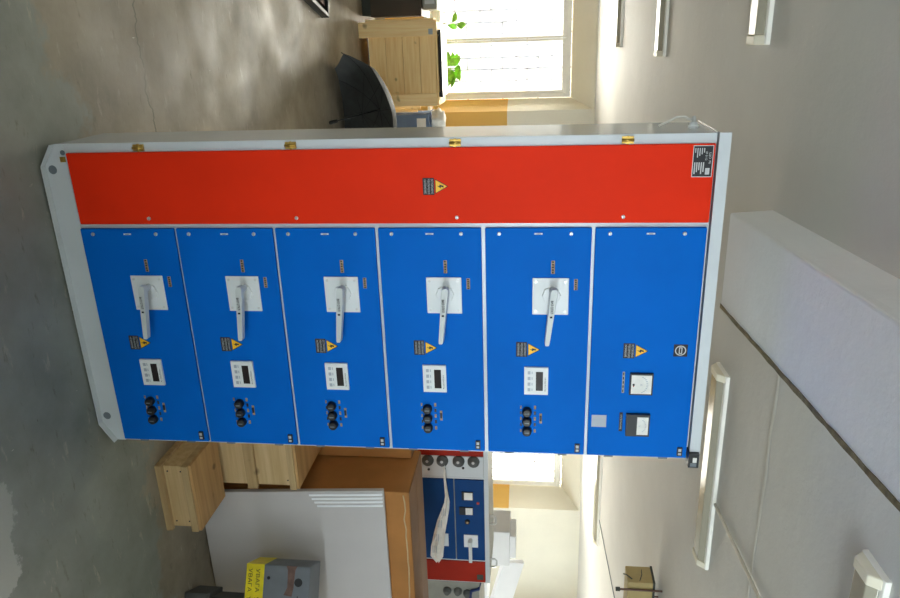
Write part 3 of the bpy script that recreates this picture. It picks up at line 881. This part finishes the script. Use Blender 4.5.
# ------------------------------------------------------------------ fittings on the ceiling
def ceil_light(x0, x1, ya, yb, label):
    yc = (ya+yb)/2; w = (yb-ya)/2; L = x1-x0
    r = empty('ceiling_light', (x0, yc, CZ(yc)), label=label, cat='ceiling light', group='fluorescent ceiling lights')
    r.rotation_euler.x = -math.atan(.044)
    m = MB()
    m.prismx([(-w, 0.004), (-w, -.016), (-w+.012, -.020), (w-.012, -.020), (w, -.016), (w, .004)], 0, L, FRAMEW)
    m.build('tray', r, bevel=.003)
    ww = w*.80
    m = MB().prismx([(-ww, -.020), (-ww*.62, -.046), (ww*.62, -.046), (ww, -.020)], .035, L-.035, DIFFUSER)
    m.build('diffuser', r, bevel=.004)
    for a, b in ((.0, .036), (L-.036, L)):
        MB().prismx([(-w*.92, -.018), (-ww*.7, -.050), (ww*.7, -.050), (w*.92, -.018)], a, b, CREAM).build('end_cap', r, bevel=.004)
    return r
ceil_light(1.20, 2.29, .755, .925, 'fluorescent light fitting on the ceiling just above the topmost blue door')
ceil_light(-1.47, -.235, .735, .905, 'fluorescent fitting in the ceiling row level with the cabinet, cut by the photo edge')
ceil_light(-1.38, -.14, 2.60, 2.79, 'fluorescent fitting with a shiny bright side, second ceiling row from the windows')
ceil_light(-1.40, -.17, 4.40, 4.63, 'fluorescent fitting on the ceiling nearest to the window over the pine crate')
ceil_light(3.86, 5.10, 4.40, 4.63, 'fluorescent fitting on the bright ceiling in front of the white cartons')
ceil_light(1.10, 2.33, -.67, -.535, 'fluorescent fitting nearest the camera, only its end cap in view')

m = MB(); y0 = -2.0; y1 = .73
m.tube([(1.80, y0, CZ(y0)-.012), (1.872, y1, CZ(y1)-.012)], .008, PIPE, 10)
tag(m.build('conduit'), 'thin painted conduit on the ceiling running from the fitting above the cabinet', 'conduit')
m = MB(); y0 = 1.0; y1 = 4.41
m.tube([(4.75, y0, CZ(y0)-.005), (4.75, y1, CZ(y1)-.005)], .005, DGREY, 8)
tag(m.build('ceiling_cable'), 'thin dark cable on the ceiling running to the fitting by the white cartons', 'cable')

lp = empty('hanging_box', (3.13, 1.6, 2.33), label='tan tin box hung on a threaded rod under the ceiling', cat='ceiling box')
MB().box(0, .38, 0, .16, 0, .165, TANBOX).build('shell', lp, bevel=.006)
MB().tube([(.05, -.012, -.075), (.05, -.012, CZ(1.6)-2.33)], .007, RUST, 8).tube([(.05, -.012, -.078), (.05, -.012, -.05)], .014, OLIVE, 8).build('rod', lp)
MB().tube([(-.01, .02, .03), (-.045, .02, -.01), (-.05, .02, -.03)], .004, OLIVE, 6).tube([(0, .02, .08), (-.05, .02, .09), (-.09, .02, .085)], .003, OLIVE, 6).build('wire', lp)
MB().box(.36, .395, -.008, .17, -.01, .175, OLIVE).box(-.004, .384, -.004, .164, .165, .178, OLIVE).build('edge_strip', lp)
MB().tube([(.18, .08, .175), (.18, .08, CZ(1.68)-2.33)], .006, RUST, 8).build('rod', lp)

# ------------------------------------------------------------------ daylight
wd = bpy.data.worlds.new('daylight'); SC.world = wd; wd.use_nodes = True
nt = wd.node_tree; bg = nt.nodes['Background']
tc = nt.nodes.new('ShaderNodeTexCoord'); sp = nt.nodes.new('ShaderNodeSeparateXYZ')
nt.links.new(tc.outputs['Generated'], sp.inputs[0])
mr = nt.nodes.new('ShaderNodeMapRange'); mr.inputs['From Min'].default_value = -.6; mr.inputs['From Max'].default_value = .6
nt.links.new(sp.outputs['Y'], mr.inputs['Value'])
nt.links.new(mixc(nt, mr.outputs[0], (.82, .92, 1.0), (1.0, .95, .85)), bg.inputs['Color'])
ms = nt.nodes.new('ShaderNodeMapRange'); ms.inputs['From Min'].default_value = -.7; ms.inputs['From Max'].default_value = -.1
fr = nt.nodes.new('ShaderNodeMapRange'); fr.inputs['From Min'].default_value = -.5; fr.inputs['From Max'].default_value = .5
nt.links.new(sp.outputs['Z'], fr.inputs['Value'])
fc = nt.nodes.new('ShaderNodeValToRGB'); fe = fc.color_ramp.elements     # made-up brightness bands beyond the windows, dimmed at eye level so the grille shows
for p_, v_ in ((.0, .85), (.27, .85), (.33, .055), (.60, .055), (.66, 1.0)):
    e_ = fe.new(p_); e_.color = (v_, v_, v_, 1)
fe.remove(fe[0]); fe[-1].color = (1, 1, 1, 1)
fm = nt.nodes.new('ShaderNodeMath'); fm.operation = 'MULTIPLY'; fm.inputs[1].default_value = 42.0
nt.links.new(fr.outputs[0], fc.inputs[0]); nt.links.new(fc.outputs[0], fm.inputs[0]); sx = nt.nodes.new('ShaderNodeMapRange'); sx.inputs['From Min'].default_value = .45; sx.inputs['From Max'].default_value = .75   # sky strength raised behind the added side window to light the far wall
nt.links.new(sp.outputs['X'], sx.inputs['Value']); nt.links.new(fm.outputs[0], sx.inputs['To Min']); sz = nt.nodes.new('ShaderNodeMapRange'); sz.inputs['From Min'].default_value = -.12; sz.inputs['From Max'].default_value = .08
sz.inputs['To Min'].default_value = 16.0; sz.inputs['To Max'].default_value = 62.0
nt.links.new(sp.outputs['Z'], sz.inputs['Value']); nt.links.new(sz.outputs[0], sx.inputs['To Max'])
nt.links.new(sx.outputs[0], ms.inputs['To Max'])
gr = nt.nodes.new('ShaderNodeMapRange'); gr.inputs['From Min'].default_value = -.25; gr.inputs['From Max'].default_value = .6; gr.clamp = True
nt.links.new(sp.outputs['Z'], gr.inputs['Value'])
cr = nt.nodes.new('ShaderNodeValToRGB'); el = cr.color_ramp.elements    # behind the camera: brightness bands made up to light the cabinet front and beam
for p_, v_ in ((.0, .85), (.12, .70), (.24, .60), (.40, .60), (.48, .05), (.72, .05)):
    e_ = el.new(p_); e_.color = (v_, v_, v_, 1)
el.remove(el[0]); el[-1].color = (1.5, 1.5, 1.5, 1)
mu = nt.nodes.new('ShaderNodeMath'); mu.operation = 'MULTIPLY'; mu.inputs[1].default_value = 24.0
nt.links.new(gr.outputs[0], cr.inputs[0]); nt.links.new(cr.outputs[0], mu.inputs[0]); nt.links.new(mu.outputs[0], ms.inputs['To Min'])
nt.links.new(sp.outputs['Y'], ms.inputs['Value']); nt.links.new(ms.outputs[0], bg.inputs['Strength'])

def portal(loc, rot, sx, sy):
    l = bpy.data.lights.new('window_portal', 'AREA'); l.shape = 'RECTANGLE'; l.size = sx; l.size_y = sy
    l.cycles.is_portal = True
    o = bpy.data.objects.new('window_portal', l); COL.objects.link(o); o.location = loc; o.rotation_euler = rot
PI = math.pi
for a, b in (W1, W2): portal(((a+b)/2, YW+.5, 1.36), (-PI/2, 0, 0), b-a, 1.5)
portal((XR+.3, YB+9.9, 1.42), (0, PI/2, 0), 1.4, 3.3)
for u in (2.4, 5.8, 9.2): portal((XL+u, YB-.3, 1.65), (PI/2, 0, 0), 2.3, 1.8)

# ------------------------------------------------------------------ camera (held turned by a quarter, so the picture lies on its side)
cam = bpy.data.cameras.new('camera'); co = bpy.data.objects.new('camera', cam); COL.objects.link(co)
right = Vector((.9388468221732554, -.34419994403330406, .009645881123567042))
down = Vector((-.031549944203790765, -.11388397266262139, -.9929929716726685))
fwd = Vector((.34288663653738, .9319639688840173, -.11777909485996664))
X = -down; Y = -right; Z = -fwd
mw = Matrix(((X.x, Y.x, Z.x, -.30261493), (X.y, Y.y, Z.y, -2.32604211), (X.z, Y.z, Z.z, 1.70178359), (0, 0, 0, 1)))
co.matrix_world = mw
cam.sensor_fit = 'HORIZONTAL'; cam.sensor_width = 36; cam.lens = 718.1547*36/900
cam.clip_start = .02
SC.camera = co
SC.view_settings.view_transform = 'Standard'; SC.view_settings.look = 'None'
SC.view_settings.gamma = 1; SC.view_settings.use_curve_mapping = False
SC.view_settings.exposure = 0.0
SC.cycles.max_bounces = 12; SC.cycles.diffuse_bounces = 8; SC.cycles.transparent_max_bounces = 12
SC.cycles.sample_clamp_indirect = 8
